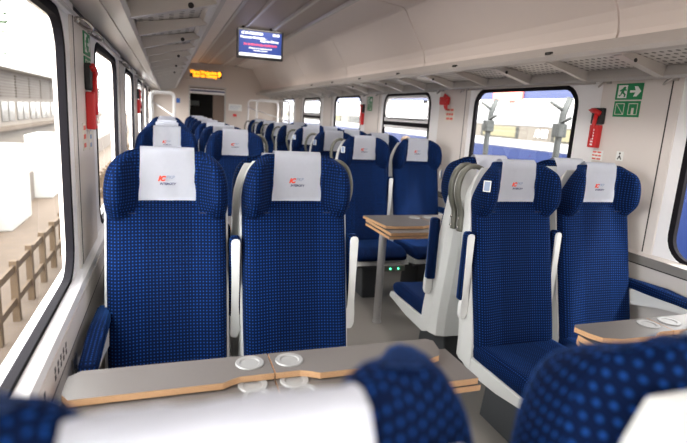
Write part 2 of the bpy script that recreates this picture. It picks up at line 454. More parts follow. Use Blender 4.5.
def hw(z):
    pts = [(1.085, .222), (1.12, .231), (1.18, .235), (1.24, .230), (1.285, .215), (1.315, .193), (1.335, .162), (1.345, .13)]
    if z <= pts[0][0]: return pts[0][1]
    for (a, p), (b, q) in zip(pts, pts[1:]):
        if z <= b: return p+(q-p)*(z-a)/(b-a)
    return pts[-1][1]
def hfront(u, x, z):
    wing = smoothstep(.42, .80, abs(x)/.24)*smoothstep(1.36, 1.31, z)*(.55+.45*smoothstep(1.09, 1.16, z))
    return -.006-.105*wing+.055*smoothstep(.80, 1.02, abs(u))-.010*math.sin(PI*min(1, max(0, (z-1.08)/.27)))
def syb(z): return .135+rec(z)*.55-.085*smoothstep(1.08, 1.32, z)
def m_head(fl=0):
    zs = [1.085, 1.11, 1.14, 1.17, 1.20, 1.23, 1.26, 1.285, 1.305, 1.322, 1.336, 1.345]
    def fx(u, v):
        z = zs[int(round(v*11))]; w = hw(z)*(1+fl*6)
        z += fl*smoothstep(.5, .8, abs(u))*smoothstep(.2, .9, v)
        return u*w, z+.018*smoothstep(0, .4, v)*0-(.022*abs(u)**2*(1-v))
    fr = lambda u, v, x, z: hfront(u, x/(1+fl*6), zs[int(round(v*11))])-fl*2*smoothstep(.5, .8, abs(u))
    bk = lambda u, v, x, z: syb(zs[int(round(v*11))])-.022-.05*smoothstep(.6, 1, abs(u))
    return grid_body(16, 11, fx, fr, bk, 'seat_fabric', 'headrest')
def m_cushion():
    fx = lambda u, v: (u*.232, 0)
    bm_u = 14
    # cushion lofted front to back
    def fx2(u, v): return (u*.232, 0)
    bm = bmesh.new(); T = []; B = []
    ny = 10
    for j in range(ny+1):
        v = j/ny; y = -.62+v*.52
        ta, ba = [], []
        for i in range(13):
            u = -1+i/6; x = u*(.228-.015*smoothstep(.15, 0, v))
            zt = .475-.05*smoothstep(.22, 0, v)-.018*v+.012*abs(u)**3
            ta.append(bm.verts.new((x, y, zt))); ba.append(bm.verts.new((x, y+.02*smoothstep(.2, 0, v), .375+.01*smoothstep(.2, 0, v))))
        T.append(ta); B.append(ba)
    for j in range(ny):
        for i in range(12):
            bm.faces.new((T[j][i], T[j][i+1], T[j+1][i+1], T[j+1][i])); bm.faces.new((B[j][i], B[j+1][i], B[j+1][i+1], B[j][i+1]))
        bm.faces.new((T[j][0], T[j+1][0], B[j+1][0], B[j][0])); bm.faces.new((T[j][12], B[j][12], B[j+1][12], T[j+1][12]))
    for i in range(12):
        bm.faces.new((T[0][i], B[0][i], B[0][i+1], T[0][i+1])); bm.faces.new((T[ny][i], T[ny][i+1], B[ny][i+1], B[ny][i]))
    return finish('cushion', bm, 'seat_fabric', True, True)
def m_shell():
    """white moulded back shell: side view curve swept across with rounded edges"""
    bm = bmesh.new(); rows = []
    zs = [.335, .36, .42, .50, .60, .72, .85, .98, 1.06, 1.13, 1.19, 1.24, 1.275, 1.298, 1.31]
    for z in zs:
        w = .236 if z < 1.12 else .236-.058*max(0, (z-1.12)/.2)**2.2
        yf = rec(z)+.055 if z > .43 else rec(.43)+.03+(.43-z)*-1.2
        yf = rec(z)+.03
        yb = syb(z)-.012*smoothstep(1.27, 1.31, z)
        row = []
        for t in [(-1, 0), (-1, .55), (-.93, .85), (-.75, .97), (-.4, 1), (0, 1), (.4, 1), (.75, .97), (.93, .85), (1, .55), (1, 0)]:
            row.append(bm.verts.new((t[0]*w, yf+(yb-yf)*t[1], z)))
        rows.append(row)
    for a, b in zip(rows, rows[1:]):
        for i in range(10): bm.faces.new((a[i], a[i+1], b[i+1], b[i]))
        bm.faces.new((a[10], a[0], b[0], b[10]))
    bm.faces.new(rows[0][::-1]); bm.faces.new(rows[-1])
    # pan under the cushion
    vs0 = len(bm.verts)
    prism(bm, [(-.60, .352), (-.585, .385), (-.10, .385), (-.05, .335), (-.12, .305), (-.35, .315)], -.232, .232, 'x')
    return finish('shell', bm, 'shell_plastic', False)
def cover_path(front_bottom=1.150, back_bottom=1.17, off=.004):
    pts = []
    z = front_bottom
    while z < 1.325: pts.append((hfront(0, 0, z)-off, z)); z += .02
    pts += [(-.014, 1.340), (-.004, 1.353), (.010, 1.358), (.026, 1.356), (.042, 1.340)]+[(syb(z)+.006, z) for z in (1.315, 1.30, 1.275, 1.25, 1.22, 1.19, 1.16)]
    return pts
def m_cover():
    bm = bmesh.new(); pts = cover_path(); rows = []
    nx = 14
    for k, (y, z) in enumerate(pts):
        row = []
        for i in range(nx+1):
            u = -1+2*i/nx
            wob = .0026*math.sin(u*7+z*26)*math.sin(z*19+1)+.0015*math.sin(u*17-z*55)
            yy = y + (-1 if y < .01 else 1)*(wob*.8)
            x = u*(.100+.008*smoothstep(1.33, 1.14, z))
            ex = hfront(x/.24, x, z)-hfront(0, 0, z) if y < .0 else 0
            row.append(bm.verts.new((x, yy+ex-(.001 if y < .01 else 0), z)))
        rows.append(row)
    for a, b in zip(rows, rows[1:]):
        for i in range(nx): bm.faces.new((a[i], a[i+1], b[i+1], b[i]))
    bmesh.ops.solidify(bm, geom=bm.faces[:], thickness=-.0035)
    return finish('cover', bm, 'cover_cloth', True)
def m_piping():
    bm = bmesh.new()
    pts = [(-.225, -.07, 1.135), (-.17, -.055, 1.108), (-.10, -.02, 1.098), (0, -.014, 1.093), (.10, -.02, 1.098), (.17, -.055, 1.108), (.225, -.07, 1.135)]
    tube(bm, spline(pts), .0025, 6)
    return finish('piping', bm, 'seam_blue', True)
def m_arm_up(s):
    bm = bmesh.new()
    pr = [(-.020, .985), (-.013, .997), (.013, .997), (.020, .985), (.017, .70), (.022, .63), (.024, .59), (.012, .565), (-.012, .565), (-.022, .585), (-.020, .63), (-.012, .68)]
    prism(bm, [(p[0]*.95, p[1]) for p in pr], -.058, -.030, 'y')
    bmesh.ops.bevel(bm, geom=bm.edges[:], offset=.004, segments=2, affect='EDGES')
    # pivot button
    prism(bm, [(-.046+.014*math.cos(a), .60+.014*math.sin(a)) for a in [2*PI*k/12 for k in range(12)]], *sorted((s*.015, s*.034)), 'x')
    return finish('arm', bm, 'shell_plastic', False)
def m_pad_up():
    bm = bmesh.new()
    prism(bm, [(-.023, .66), (-.023, .99), (-.017, 1.004), (.017, 1.004), (.023, .99), (.023, .66)], -.048, -.008, 'y')
    bmesh.ops.bevel(bm, geom=bm.edges[:], offset=.004, segments=2, affect='EDGES')
    return finish('pad', bm, 'seat_fabric', True, True)
def m_arm_down():
    bm = bmesh.new()
    prism(bm, [(-.05, .60), (-.03, .69), (-.50, .705), (-.53, .69), (-.50, .675), (-.30, .645), (-.12, .60)], -.020, .020, 'x')
    bmesh.ops.bevel(bm, geom=bm.edges[:], offset=.004, segments=2, affect='EDGES')
    return finish('arm_down', bm, 'shell_plastic')
def m_pad_down():
    bm = bmesh.new()
    prism(bm, [(-.03, .694), (-.03, .735), (-.30, .748), (-.52, .735), (-.545, .71), (-.53, .692)], -.027, .027, 'x')
    bmesh.ops.bevel(bm, geom=bm.edges[:], offset=.008, segments=2, affect='EDGES')
    return finish('pad_down', bm, 'seat_fabric', True, True)
def m_handle(s, hy):
    bm = bmesh.new()
    pts = [(s*.15, hy, 1.300), (s*.20, hy, 1.312), (s*.245, hy, 1.290), (s*.270, hy, 1.235), (s*.274, hy, 1.175), (s*.258, hy, 1.115), (s*.243, hy, 1.075), (s*.241, hy, 1.04), (s*.241, hy, .98)]
    tube(bm, spline(pts, 5), .012, 10, .021)
    return finish('handle', bm, 'handle_grey', True)
def m_pedestal():
    bm = bmesh.new()
    prism(bm, [(-.42, .0), (-.38, .31), (-.10, .31), (-.06, .0)], -.09, .09, 'x')
    prism(bm, [(-.50, .30), (-.50, .345), (-.02, .345), (-.02, .30)], -.20, .20, 'x')
    bmesh.ops.bevel(bm, geom=bm.edges[:], offset=.006, segments=2, affect='EDGES')
    return finish('pedestal', bm, 'pedestal_grey')
def m_plate():
    bm = bmesh.new(); box(bm, -.014, .014, -.002, .002, -.022, .022, 0, .001); return finish('plate', bm, 'grey_print')
def m_plate_rim():
    bm = bmesh.new()
    for q in ((-.017, -.013, -.026, .026), (.013, .017, -.026, .026), (-.017, .017, -.026, -.022), (-.017, .017, .022, .026)):
        box(bm, q[0], q[1], -.003, .002, q[2], q[3])
    return finish('rim', bm, 'white_print')
def m_bolt(): 
    bm = bmesh.new(); prism(bm, [(.007*math.cos(a), .007*math.sin(a)) for a in [2*PI*k/10 for k in range(10)]], -.003, .003, 'x'); return finish('bolt', bm, 'chrome', True)

def make_seat(x, y, away, aisle, label, group, detail=2, z=0, lean=0, sink=.012, centre=True):
    """aisle: world direction (+1/-1) from the seat towards the aisle, or 0 for a window seat"""
    name = 'train_seat'
    root = link(name, None, None, (x, y, -sink), (lean, 0, PI if away else 0))
    tagp(root, label, 'seat', group)
    f = -1 if away else 1
    sl = aisle*f                                            # aisle side in local x
    wl = (1 if x > 0 else -1)*f                             # window side in local x
    subsurf(link('backrest', sm('back', m_back), root)); subsurf(link('headrest', sm('head', m_head), root))
    subsurf(link('seat_cushion', sm('cush', m_cushion), root))
    sh = link('shell', sm('shell', m_shell), root)
    bv = sh.modifiers.new('b', 'BEVEL'); bv.width = .012; bv.segments = 2; bv.limit_method = 'ANGLE'
    pd = link('pedestal', sm('ped', m_pedestal), root)
    if sink: pd.location.z = sink; pd.scale.z = (.345-sink)/.345
    cv = link('headrest_cover', sm('cover', m_cover), root)
    tagp(cv, 'white cloth headrest cover')
    if detail >= 1: link('piping', sm('pipe', m_piping), root)
    if detail >= 2 and not away:
        e = text('emblem', 'IC', .026, 'logo_red', cv, (-.036, -.0225, 1.228), (PI/2, 0, 0), shear=.3, bold=.0016)
        text('wordmark', 'PKP', .018, 'grey_print', cv, (-.006, -.0225, 1.236), (PI/2, 0, 0), shear=.2)
        text('wordmark', 'INTERCITY', .012, 'navy_print', cv, (-.030, -.0225, 1.212), (PI/2, 0, 0), shear=.2, bold=.0003)
    if aisle:
        h = link('grab_handle', sm('hand%d%d' % (sl, away), lambda: m_handle(sl, .115 if away else .08)), root)
        if detail >= 1:
            for zz in (1.045, 1.0): link('bolt', sm('bolt', m_bolt), h, (sl*.256, .115 if away else .08, zz))
        for dx in ((sl*.260, -sl*.2585) if centre else (sl*.260,)):
            a = link('armrest', sm('armup%d' % (-1 if dx > 0 else 1), lambda: m_arm_up(-1 if dx > 0 else 1)), root, (dx, -.01, 0))
            tagp(a, 'armrest folded upright, white underside outward')
            link('armrest_pad', sm('padup', m_pad_up), a)
        if detail >= 1 and x > 0:
            p = link('number_plate', sm('plate', m_plate), root, (sl*.224, -.088, 1.235), (0, 0, sl*.75))
            link('plate_rim', sm('rim', m_plate_rim), p)
    else:
        a = link('armrest', sm('armdn', m_arm_down), root, (wl*.237, -.0, 0))
        tagp(a, 'lowered armrest beside the wall')
        link('armrest_pad', sm('paddn', m_pad_down), a)
    return root

WX, AX = 1.08, .56
g = 'blue train seats with white headrest covers'
# camera bay, seen from behind
seat_a = make_seat(-WX+.034, .52, True, 0, 'closest seat, seen from behind, blurred white cloth draped over its top', g, 2, sink=.035, lean=-.14)
make_seat(-AX+.042, .315, True, 1, 'blurred headrest at the lower right corner, bright blue dots and pale shell', g, 2, centre=False, sink=.018)
for ch in seat_a.children:
    if ch.name.startswith('headrest') and 'cover' not in ch.name: ch.data = m_head(.014)
# first row facing the camera, left of the aisle
make_seat(-WX, 2.12, False, 0, 'large window seat behind the long table, blue lowered armrest at wall', g, 2)
make_seat(-AX, 2.12, False, 1, 'large aisle seat behind the long table, grey grab handle at its shoulder', g, 2)
make_seat(-WX, 2.42, True, 0, 'window seat back to back with the large window seat at the long table', g, 0, sink=.035)
make_seat(-AX, 2.42, True, 1, 'aisle seat back to back with the large aisle seat at the long table', g, 0, sink=.045)
# across the aisle
make_seat(AX, 2.12, False, -1, 'aisle seat across the aisle, full cushion visible, number plate on its headrest', g, 2)
make_seat(WX, 2.12, False, 0, 'window seat below the green exit sign and red hammer', g, 2)
make_seat(AX, 2.38, True, -1, 'aisle seat turned away, its cushion side facing the steel table leg', g, 1)
make_seat(WX, 2.38, True, 0, 'window seat turned away, back to back with the one below the exit sign', g, 0)
seat_m = make_seat(AX, 4.24, False, -1, 'aisle seat facing us across the small table with a steel leg', g, 2)
make_seat(WX, 4.24, False, 0, 'window seat facing us below the red alarm handle', g, 2)
ordn = ['first', 'second', 'third', 'fourth', 'fifth', 'sixth', 'seventh', 'eighth']
for i in range(8):
    y = 4.24+.9*i
    d = 2 if i == 0 else 0
    if i < 5: make_seat(-WX, y, False, 0, '%s window seat behind the large one at the long table, left wall' % ordn[i], g, d)
    if i < 7: make_seat(-AX, y, False, 1, '%s aisle seat behind the large grab-handled one, left of the aisle' % ordn[i], g, d)
    if i > 0 and i < 7: make_seat(AX, y, False, -1, '%s aisle seat behind the one at the steel-legged table' % ordn[i-1], g, 1 if i < 3 else 0)
    if i > 0 and i < 6: make_seat(WX, y, False, 0, '%s window seat behind the one below the red alarm handle' % ordn[i-1], g, 0)

# ================================================================ TABLES
def board(bm, outline, z0, z1):
    fs, fa, fb = prism(bm, outline, z0, z1, 'z')
    for f in fs: f.material_index = 1
    return fs
def coaster(parent, x, y, z):
    bm = bmesh.new()
    prof = [(.0, .0012), (.026, .0012), (.030, .004), (.041, .0045), (.043, .002), (.043, -.001)]
    N = 28; rings = []
    for r, h in prof[1:]: rings.append([bm.verts.new((x+r*math.cos(2*PI*k/N), y+r*math.sin(2*PI*k/N), z+h)) for k in range(N)])
    bm.faces.new(rings[0])
    for a, b in zip(rings, rings[1:]):
        for k in range(N): bm.faces.new((a[k], b[k], b[(k+1) % N], a[(k+1) % N]))
    link('drink_coaster', finish('coaster', bm, 'coaster_metal', False), parent)
def make_table(mir, yc, wide, label, x_end=.215, legx=.40, legdy=0, stick=.05):
    """built for the left bank (mir=-1) from the wall at |x|=1.345 to the aisle end at |x|=x_end; yc = fold line"""
    root = link('folding_table', None, None, (0, yc, 0)); tagp(root, label, 'table', 'tables between facing seats')
    mx = lambda pts: [(mir*x, y) for x, y in pts] if mir > 0 else [(-x, y) for x, y in pts][::-1]
    xm = .79
    W0, W1 = 1.345, x_end
    base_y = (-.125, .12) if not wide else (-.25, .25)
    if mir < 0: base_y = (base_y[0]+.02, base_y[1])
    bm = bmesh.new(); r = .03
    board(bm, mx([(W0, base_y[0]), (W0, base_y[1]), (W1-stick+.03, base_y[1]), (W1-stick, base_y[1]-.05), (W1-stick, base_y[0])]), .694, .713)
    link('base_board', finish('base', bm, ['table_laminate', 'plywood_edge']), root)
    yl0, yl1 = (base_y[0]-.0, base_y[1]-.02)
    for a, b in ((W0, xm+.002), (xm-.002, W1-stick+.012)):
        bm = bmesh.new(); board(bm, mx([(a, yl0), (a, yl1), (b, yl1), (b, yl0)]), .7175, .738)
        link('leaf', finish('leaf', bm, ['table_laminate', 'plywood_edge']), root)
    # upper leaves with the cut-out for the drink coasters
    yo = .14 if not wide else .25
    nb = .0 if not wide else -.14
    q = .045
    bm = bmesh.new()
    board(bm, mx([(W0-.02, nb-.012), (W0, nb+.02), (W0, yo-.03), (W0-.03, yo), (xm+.002, yo), (xm+.002, nb+.015), (.89, nb+.015), (.915, nb+.005), (.94, nb-.01)]), .7425, .762)
    link('folding_leaf', finish('folding_leaf', bm, ['table_laminate', 'plywood_edge']), root)
    bm = bmesh.new()
    board(bm, mx([(.66, nb-.012), (.69, nb+.005), (.715, nb+.015), (xm-.002, nb+.015), (xm-.002, yo), (W1+.02, yo), (W1, yo-.02), (W1+.012, yo-.08), (W1+.035, nb+.015), (W1+.10, nb-.008)]), .7425, .762)
    link('folding_leaf', finish('folding_leaf', bm, ['table_laminate', 'plywood_edge']), root)
    for x, y, z in ((.853, .088, .762), (.733, .082, .762), (.856, .0, .7385), (.735, .0, .7385), (.853, -.065, .7385), (.722, -.07, .7385)):
        if wide and y < .05: continue
        if wide: y += .06
        coaster(root, mir*x, y, z)
    bm = bmesh.new(); disc(bm, mir*legx, legdy, 0.012, .690, .028, 20); disc(bm, mir*legx, legdy, 0, .012, .034, 20)
    link('leg', finish('leg', bm, 'leg_steel', False), root)
    bm = bmesh.new(); box(bm, *sorted((mir*1.378, mir*1.30)), -.09, .09, .60, .690, 0, .006)
    link('wall_bracket', finish('bracket', bm, 'aluminium'), root)
    return root
make_table(-1, 1.33, False, 'long table at the front with folded leaves and round metal coasters')
make_table(1, 1.33, False, 'table by the wall in front of the exit-sign seats, partly behind blurred headrest', x_end=.40, legx=.58, stick=.01)
make_table(1, 3.36, True, 'small looking table on a round steel leg beside the aisle', x_end=.34, legx=.40, legdy=-.04, stick=-.012)
make_table(-1, 3.36, True, 'table hidden behind the large seats of the long table')

# ================================================================ LUGGAGE RACKS
for sx, side in ((-1, 'left'), (1, 'right')):
    root = link('luggage_rack', None, None, (0, 0, 0))
    tagp(root, 'overhead aluminium luggage rack %s' % ('with wide ribs above the long table windows' if sx < 0 else 'with perforated shelves above the exit sign wall'), 'luggage rack', 'overhead luggage racks')
    P = lambda pts: [(sx*x, z) for x, z in pts][::sx]
    bm = bmesh.new()
    prism(bm, P([(1.42, 1.842), (1.36, 1.826), (1.275, 1.806), (1.272, 1.812), (1.268, 1.804), (1.20, 1.775), (1.19, 1.79), (1.21, 1.86), (1.42, 1.95)]), Y0+.01, YE-.01, 'y')
    link('wall_beam', finish('wall_beam', bm, 'aluminium'), root)
    bm = bmesh.new()
    prism(bm, P([(.905, 1.862), (.885, 1.868), (.880, 1.888), (.892, 1.902), (.93, 1.905), (.985, 1.955), (1.0, 1.958), (.955, 1.90), (.93, 1.87)]), Y0+.01, YE-.01, 'y')
    link('front_rail', finish('front_rail', bm, 'rack_rail'), root)
    bm = bmesh.new()
    prism(bm, P([(1.195, 1.838), (.925, 1.890), (.925, 1.897), (1.195, 1.846)]), Y0+.01, YE-.01, 'y')
    link('perforated_shelf', finish('perforated_shelf', bm, 'perforated_metal'), root)
    k = 0; y = .95
    while y < YE-.3:
        big = k % 2 == 0
        bm = bmesh.new()
        w = .05 if big else .028
        prism(bm, P([(1.198, 1.782), (.915, 1.858), (.915, 1.888), (1.198, 1.838)]), y, y+w, 'y')
        b = link('bracket', finish('bracket', bm, 'aluminium'), root)
        if big and k < 12:
            bm = bmesh.new()
            cx_, cz_ = sx*1.0, 1.843
            prism(bm, [(cx_+.010*math.cos(a), cz_+.010*math.sin(a)) for a in [2*PI*t/12 for t in range(12)]], y-.002, y+.001, 'y')
            link('lock_hole', finish('lock_hole', bm, 'black_plastic'), b)
        y += .4925 if big else .4925
        k += 1
    # small clips on the front rail
    for y in [1.4+PITCH_Y*.5*q for q in range(7)]:
        bm = bmesh.new(); box(bm, *sorted((sx*.882, sx*.90)), y, y+.045, 1.897, 1.912, 0, .003)
        link('rail_clip', finish('rail_clip', bm, 'dark_gap'), root)

# coat hooks under the racks
for sx in (-1, 1):
    for q in range(0, 5):
        for dy in ((2.03, 2.46) if sx > 0 else (2.22, 2.56)):
            y = dy+PITCH_Y*q
            bm = bmesh.new()
            box(bm, *sorted((sx*1.40, sx*1.385)), y-.012, y+.012, 1.785, 1.805)
            tube(bm, spline([(sx*1.395, y, 1.80), (sx*1.365, y, 1.795), (sx*1.345, y+.01, 1.775), (sx*1.35, y+.03, 1.765), (sx*1.375, y+.045, 1.775), (sx*1.397, y+.05, 1.79)], 4), .006, 6)
            o = link('coat_hook', finish('coat_hook', bm, 'chrome' if sx < 0 else 'aluminium', True))
            tagp(o, '%s coat hook on the %s window pillar, %s edge, %s wall' % ('chrome' if sx < 0 else 'grey', ['closest', 'second', 'third', 'fourth', 'fifth'][q], 'near' if dy < 2.3 else 'far', 'left' if sx < 0 else 'right'), 'coat hook', 'coat hooks under the racks')

# ================================================================ WALL ITEMS
def wallbox(sx, y0, y1, z0, z1, m, t=.004, x=1.40, name='p', bev=0):
    bm = bmesh.new(); box(bm, *sorted((sx*x, sx*(x-t))), y0, y1, z0, z1, 0, bev); return finish(name, bm, m)
def flat_poly(sx, pts, m, x=1.395, t=.001):
    bm = bmesh.new(); prism(bm, pts if sx > 0 else pts[::-1], *sorted((sx*x, sx*(x-t))), 'x'); return finish('pic', bm, m)
def exit_sign(sx, yc, zc, s, label):
    """yc, zc = centre of the upper panel; sign 2:1 over two square panels"""
    root = link('exit_sign', None, None, (0, 0, 0)); tagp(root, label, 'sign', 'green emergency exit signs')
    w, h = .18*s, .09*s
    link('arrow_panel', wallbox(sx, yc-w/2, yc+w/2, zc-h/2, zc+h/2, 'green_sign'), root)
    # away from camera is +Y; on the right wall +Y is to the picture's left
    D = -1 if sx > 0 else 1                     # local "reading right" direction in y
    def Y(u): return yc+D*u*w/2
    def Z(v): return zc+v*h/2
    pl = lambda pts, x=1.3955: flat_poly(sx, [(Y(a), Z(b)) for a, b in pts], 'white_print', x)
    link('arrow', pl([(.10, .14), (.50, .14), (.38, .62), (.62, .62), (.92, 0), (.62, -.62), (.38, -.62), (.50, -.14), (.10, -.14)]), root)
    link('doorway_picture', pl([(-.82, -.8), (-.82, .8), (-.12, .8), (-.12, -.8)]), root)
    gp = lambda pts: flat_poly(sx, [(Y(a), Z(b)) for a, b in pts], 'green_sign', 1.3942)
    link('running_figure', gp([(-.40, .55), (-.30, .62), (-.22, .5), (-.26, .32), (-.14, .2), (-.18, .08), (-.34, .14), (-.34, -.1), (-.18, -.35), (-.24, -.7), (-.32, -.7), (-.3, -.4), (-.46, -.2), (-.62, -.6), (-.76, -.5), (-.6, -.38), (-.52, .1), (-.62, .02), (-.7, .1), (-.5, .35)]), root)
    # lower two square panels
    for i, u in enumerate((-.5, .5)):
        y0 = Y(u)-w*.24; y1 = Y(u)+w*.24
        p = link('instruction_panel', wallbox(sx, y0, y1, zc-h/2-.008*s-h*.98, zc-h/2-.008*s, 'green_sign'), root)
        zz0 = zc-h/2-.008*s-h*.85; zz1 = zc-h/2-.02*s
        ya, yb = min(y0, y1)+.012*s, max(y0, y1)-.012*s
        t = .004*s
        bm = bmesh.new()
        for q in ((ya, yb, zz0, zz0+t), (ya, yb, zz1-t, zz1), (ya, ya+t, zz0, zz1), (yb-t, yb, zz0, zz1)): box(bm, *sorted((sx*1.3958, sx*1.3946)), *q)
        if i == 0: prism(bm, [(ya+t, zz0+t), (ya+2*t, zz0+t), (yb-t, zz1-t), (yb-2*t, zz1-t)], *sorted((sx*1.3958, sx*1.3946)), 'x')
        else:
            box(bm, *sorted((sx*1.3958, sx*1.3946)), (ya+yb)/2-t*2, (ya+yb)/2+t*2, zz0+t, zz0+(zz1-zz0)*.6)
        link('instruction_picture', finish('ipic', bm, 'label_cream'), p)
    return root
def hammer(sx, y, z, label, s=1.0, box_dark=False):
    root = link('emergency_hammer', None, None, (sx*1.40, y, z)); root.scale = (.8, s, s); tagp(root, label, 'emergency hammer', 'emergency hammers')
    i = -sx
    D = -1 if sx > 0 else 1
    b1 = lambda x0, x1, y0, y1, z0, z1, m, bev=.004: boxm('b', (min(i*x0, i*x1), max(i*x0, i*x1), y0, y1, z0, z1), m, bev)
    link('housing', b1(0, .035, -.048, .048, .06, .17, 'black_plastic', .008), root)
    link('holder', b1(0, .045, -.038, .038, -.10, .055, 'red_plastic', .008), root)
    bm = bmesh.new(); tube(bm, [(i*.04, D*-.012, -.04), (i*.04, D*-.008, .05), (i*.04, D*.004, .13)], .015, 10)
    tube(bm, [(i*.04, D*-.045, .152), (i*.04, D*-.01, .148), (i*.04, D*.035, .130)], .017, 10)
    prism(bm, [(D*-.045, .162), (D*-.070, .155), (D*-.045, .142)][::D], *sorted((i*.03, i*.05)), 'x')
    link('hammer', finish('hammer', bm, 'red_plastic', True), root)
    bm = bmesh.new()
    for k in range(6): box(bm, *sorted((i*.0455, i*.047)), -.010, .012, -.085+k*.02, -.073+k*.02)
    link('instruction_print', finish('print', bm, 'white_print'), root)
    return root
def notice(sx, y, z, w, h, base, ink, label, cat='notice', rows=3):
    o = tagp(link('safety_notice', wallbox(sx, y-w/2, y+w/2, z-h/2, z+h/2, base, .003)), label, cat, 'small notices on the walls')
    bm = bmesh.new()
    for r in range(rows):
        zz = z+h*.32-r*h*.64/max(1, rows-1)
        n_ = 2 + r % 2
        for k in range(n_):
            yy = y-w*.38+k*w*.76/n_
            box(bm, *sorted((sx*1.3972, sx*1.3960)), yy, yy+w*.76/n_*.8, zz-h*.08, zz+h*.08)
    link('printed_marks', finish('marks', bm, ink), o)
exit_sign(1, 2.312, 1.737, 1.0, 'green exit sign with white arrow above two instruction panels, near wall')
exit_sign(1, 6.30, 1.72, .95, 'small green exit sign far down the wall between the windows')
hammer(1, 2.495, 1.495, 'red emergency hammer in its holder beside the green exit sign', .88)
hammer(1, 6.52, 1.50, 'red emergency hammer below the small far green exit sign')
hammer(-1, 2.44, 1.485, 'red emergency hammer on a black box on the left window pillar', 1.0)
exit_sign(-1, 2.49, 1.735, 1.0, 'green exit sign above the black hammer box, left window pillar')
hammer(-1, 6.4, 1.49, 'tiny dark red emergency hammer on the far left pillar')
notice(1, 2.475, 1.362, .095, .062, 'white_print', 'red_print', 'white notice with red marks right below the red hammer')
o = tagp(link('pictogram_plate', wallbox(1, 2.279, 2.327, 1.346, 1.400, 'white_print', .003)), 'small square black and white pictogram plate beside the hammer notice', 'sign', 'small notices on the walls')
bm = bmesh.new()
prism(bm, [(2.303+.006*math.cos(a), 1.388+.006*math.sin(a)) for a in [2*PI*k/10 for k in range(10)]], 1.3960, 1.3972, 'x')
prism(bm, [(2.287, 1.355), (2.303, 1.380), (2.319, 1.355), (2.313, 1.353), (2.303, 1.366), (2.293, 1.353)], 1.3960, 1.3972, 'x')
link('pictogram', finish('pic', bm, 'black_plastic'), o)
root = link('emergency_brake_handle', None, None, (1.40, 4.34, 1.704)); tagp(root, 'red emergency alarm handle on the pillar between two windows', 'alarm handle')
link('housing', boxm('h', (-.045, 0, -.055, .075, -.045, .03), 'red_plastic', .012), root)
bm = bmesh.new(); tube(bm, spline([(-.035, -.06, .0), (-.05, -.085, -.02), (-.05, -.085, -.06), (-.04, -.065, -.085), (-.05, -.05, -.06), (-.05, -.055, -.02)], 5), .009, 8)
tube(bm, [(-.02, .03, .03), (-.03, .0, .05), (-.02, -.03, .03)], .01, 8)
link('pull_handle', finish('pull', bm, 'red_plastic', True), root)
notice(1, 4.27, 1.577, .17, .125, 'label_cream', 'red_print', 'cream notice with red marks below the red alarm handle', rows=3)
notice(-1, 2.33, 1.36, .08, .11, 'label_cream', 'red_print', 'cream and red notice below the black hammer box', rows=3)
notice(-1, 2.50, 1.35, .07, .11, 'label_cream', 'grey_print', 'cream and grey notice below the black hammer box', rows=3)
# small intercom / grille on left lower wall
for yy, lb in ((1.74, 'black switch plate low on the left wall by the blue armrest'),):
    o = tagp(link('switch_plate', wallbox(-1, yy-.03, yy+.03, .58, .68, 'ledge_grey', .006, x=1.38, bev=.002)), lb, 'switch')
    link('switch_button', wallbox(-1, yy-.01, yy+.01, .62, .645, 'black_plastic', .010, x=1.38), o)

# socket unit with green lights under the far seat
sk_ = link('power_socket', boxm('s', (-.02, .16, -.68, -.60, .325, .372), 'ledge_grey', .006), seat_m); tagp(sk_, 'grey socket unit with green lights')
for dx in (.03, .10):
    bm = bmesh.new(); prism(bm, [(dx+.007*math.cos(a), .348+.007*math.sin(a)) for a in [2*PI*k/12 for k in range(12)]], -.686, -.679, 'y')
    link('indicator_light', finish('led', bm, 'led_green'), sk_)

# ================================================================ CEILING SCREEN
root = link('ceiling_screen', None, None, (-.032, 6.3, 2.260)); tagp(root, 'black framed information screen hanging from the ceiling, blue picture with white text', 'screen')
root.scale = (1.2115,)*3
link('casing', boxm('c', (-.225, .225, 0, .05, -.135, .135), 'black_plastic', .008), root)
bm = bmesh.new(); box(bm, -.205, .205, -.002, .001, -.110, .118); pn = link('display_panel', finish('d', bm, 'screen_blue'), root)
bm = bmesh.new(); box(bm, -.205, .205, -.0035, -.0015, -.112, -.086); link('caption_bar', finish('d', bm, 'screen_white'), pn)
R = (PI/2, 0, 0)
text('screen_text', 'IC 81 POLONIA', .030, 'screen_white', pn, (-.185, -.003, .088), R, bold=.0012, shear=.2)
text('screen_text', '10:40', .030, 'screen_white', pn, (.115, -.003, .088), R, bold=.0012)
text('screen_text', 'Warszawa Wschodnia -', .026, 'screen_white', pn, (-.195, -.003, .052), R, bold=.0012)
text('screen_text', 'Szczecin Główny', .026, 'screen_white', pn, (.0, -.003, .028), R, bold=.0012)
text('screen_text', 'ZA 20 MIN STACJA KOŃCOWA', .023, 'screen_red', pn, (0, -.003, -.012), R, 'CENTER', bold=.0008)
text('screen_text', 'Dziękujemy za wspólną podróż', .017, 'screen_white', pn, (0, -.003, -.042), R, 'CENTER', bold=.0005)
text('screen_text', 'i zapraszamy ponownie', .015, 'screen_white', pn, (0, -.003, -.062), R, 'CENTER', bold=.0005)
for dx in (-.15, .12): link('mounting_bracket', boxm('m', (dx-.025, dx+.025, .01, .06, .13, .162), 'dark_gap', .004), root)

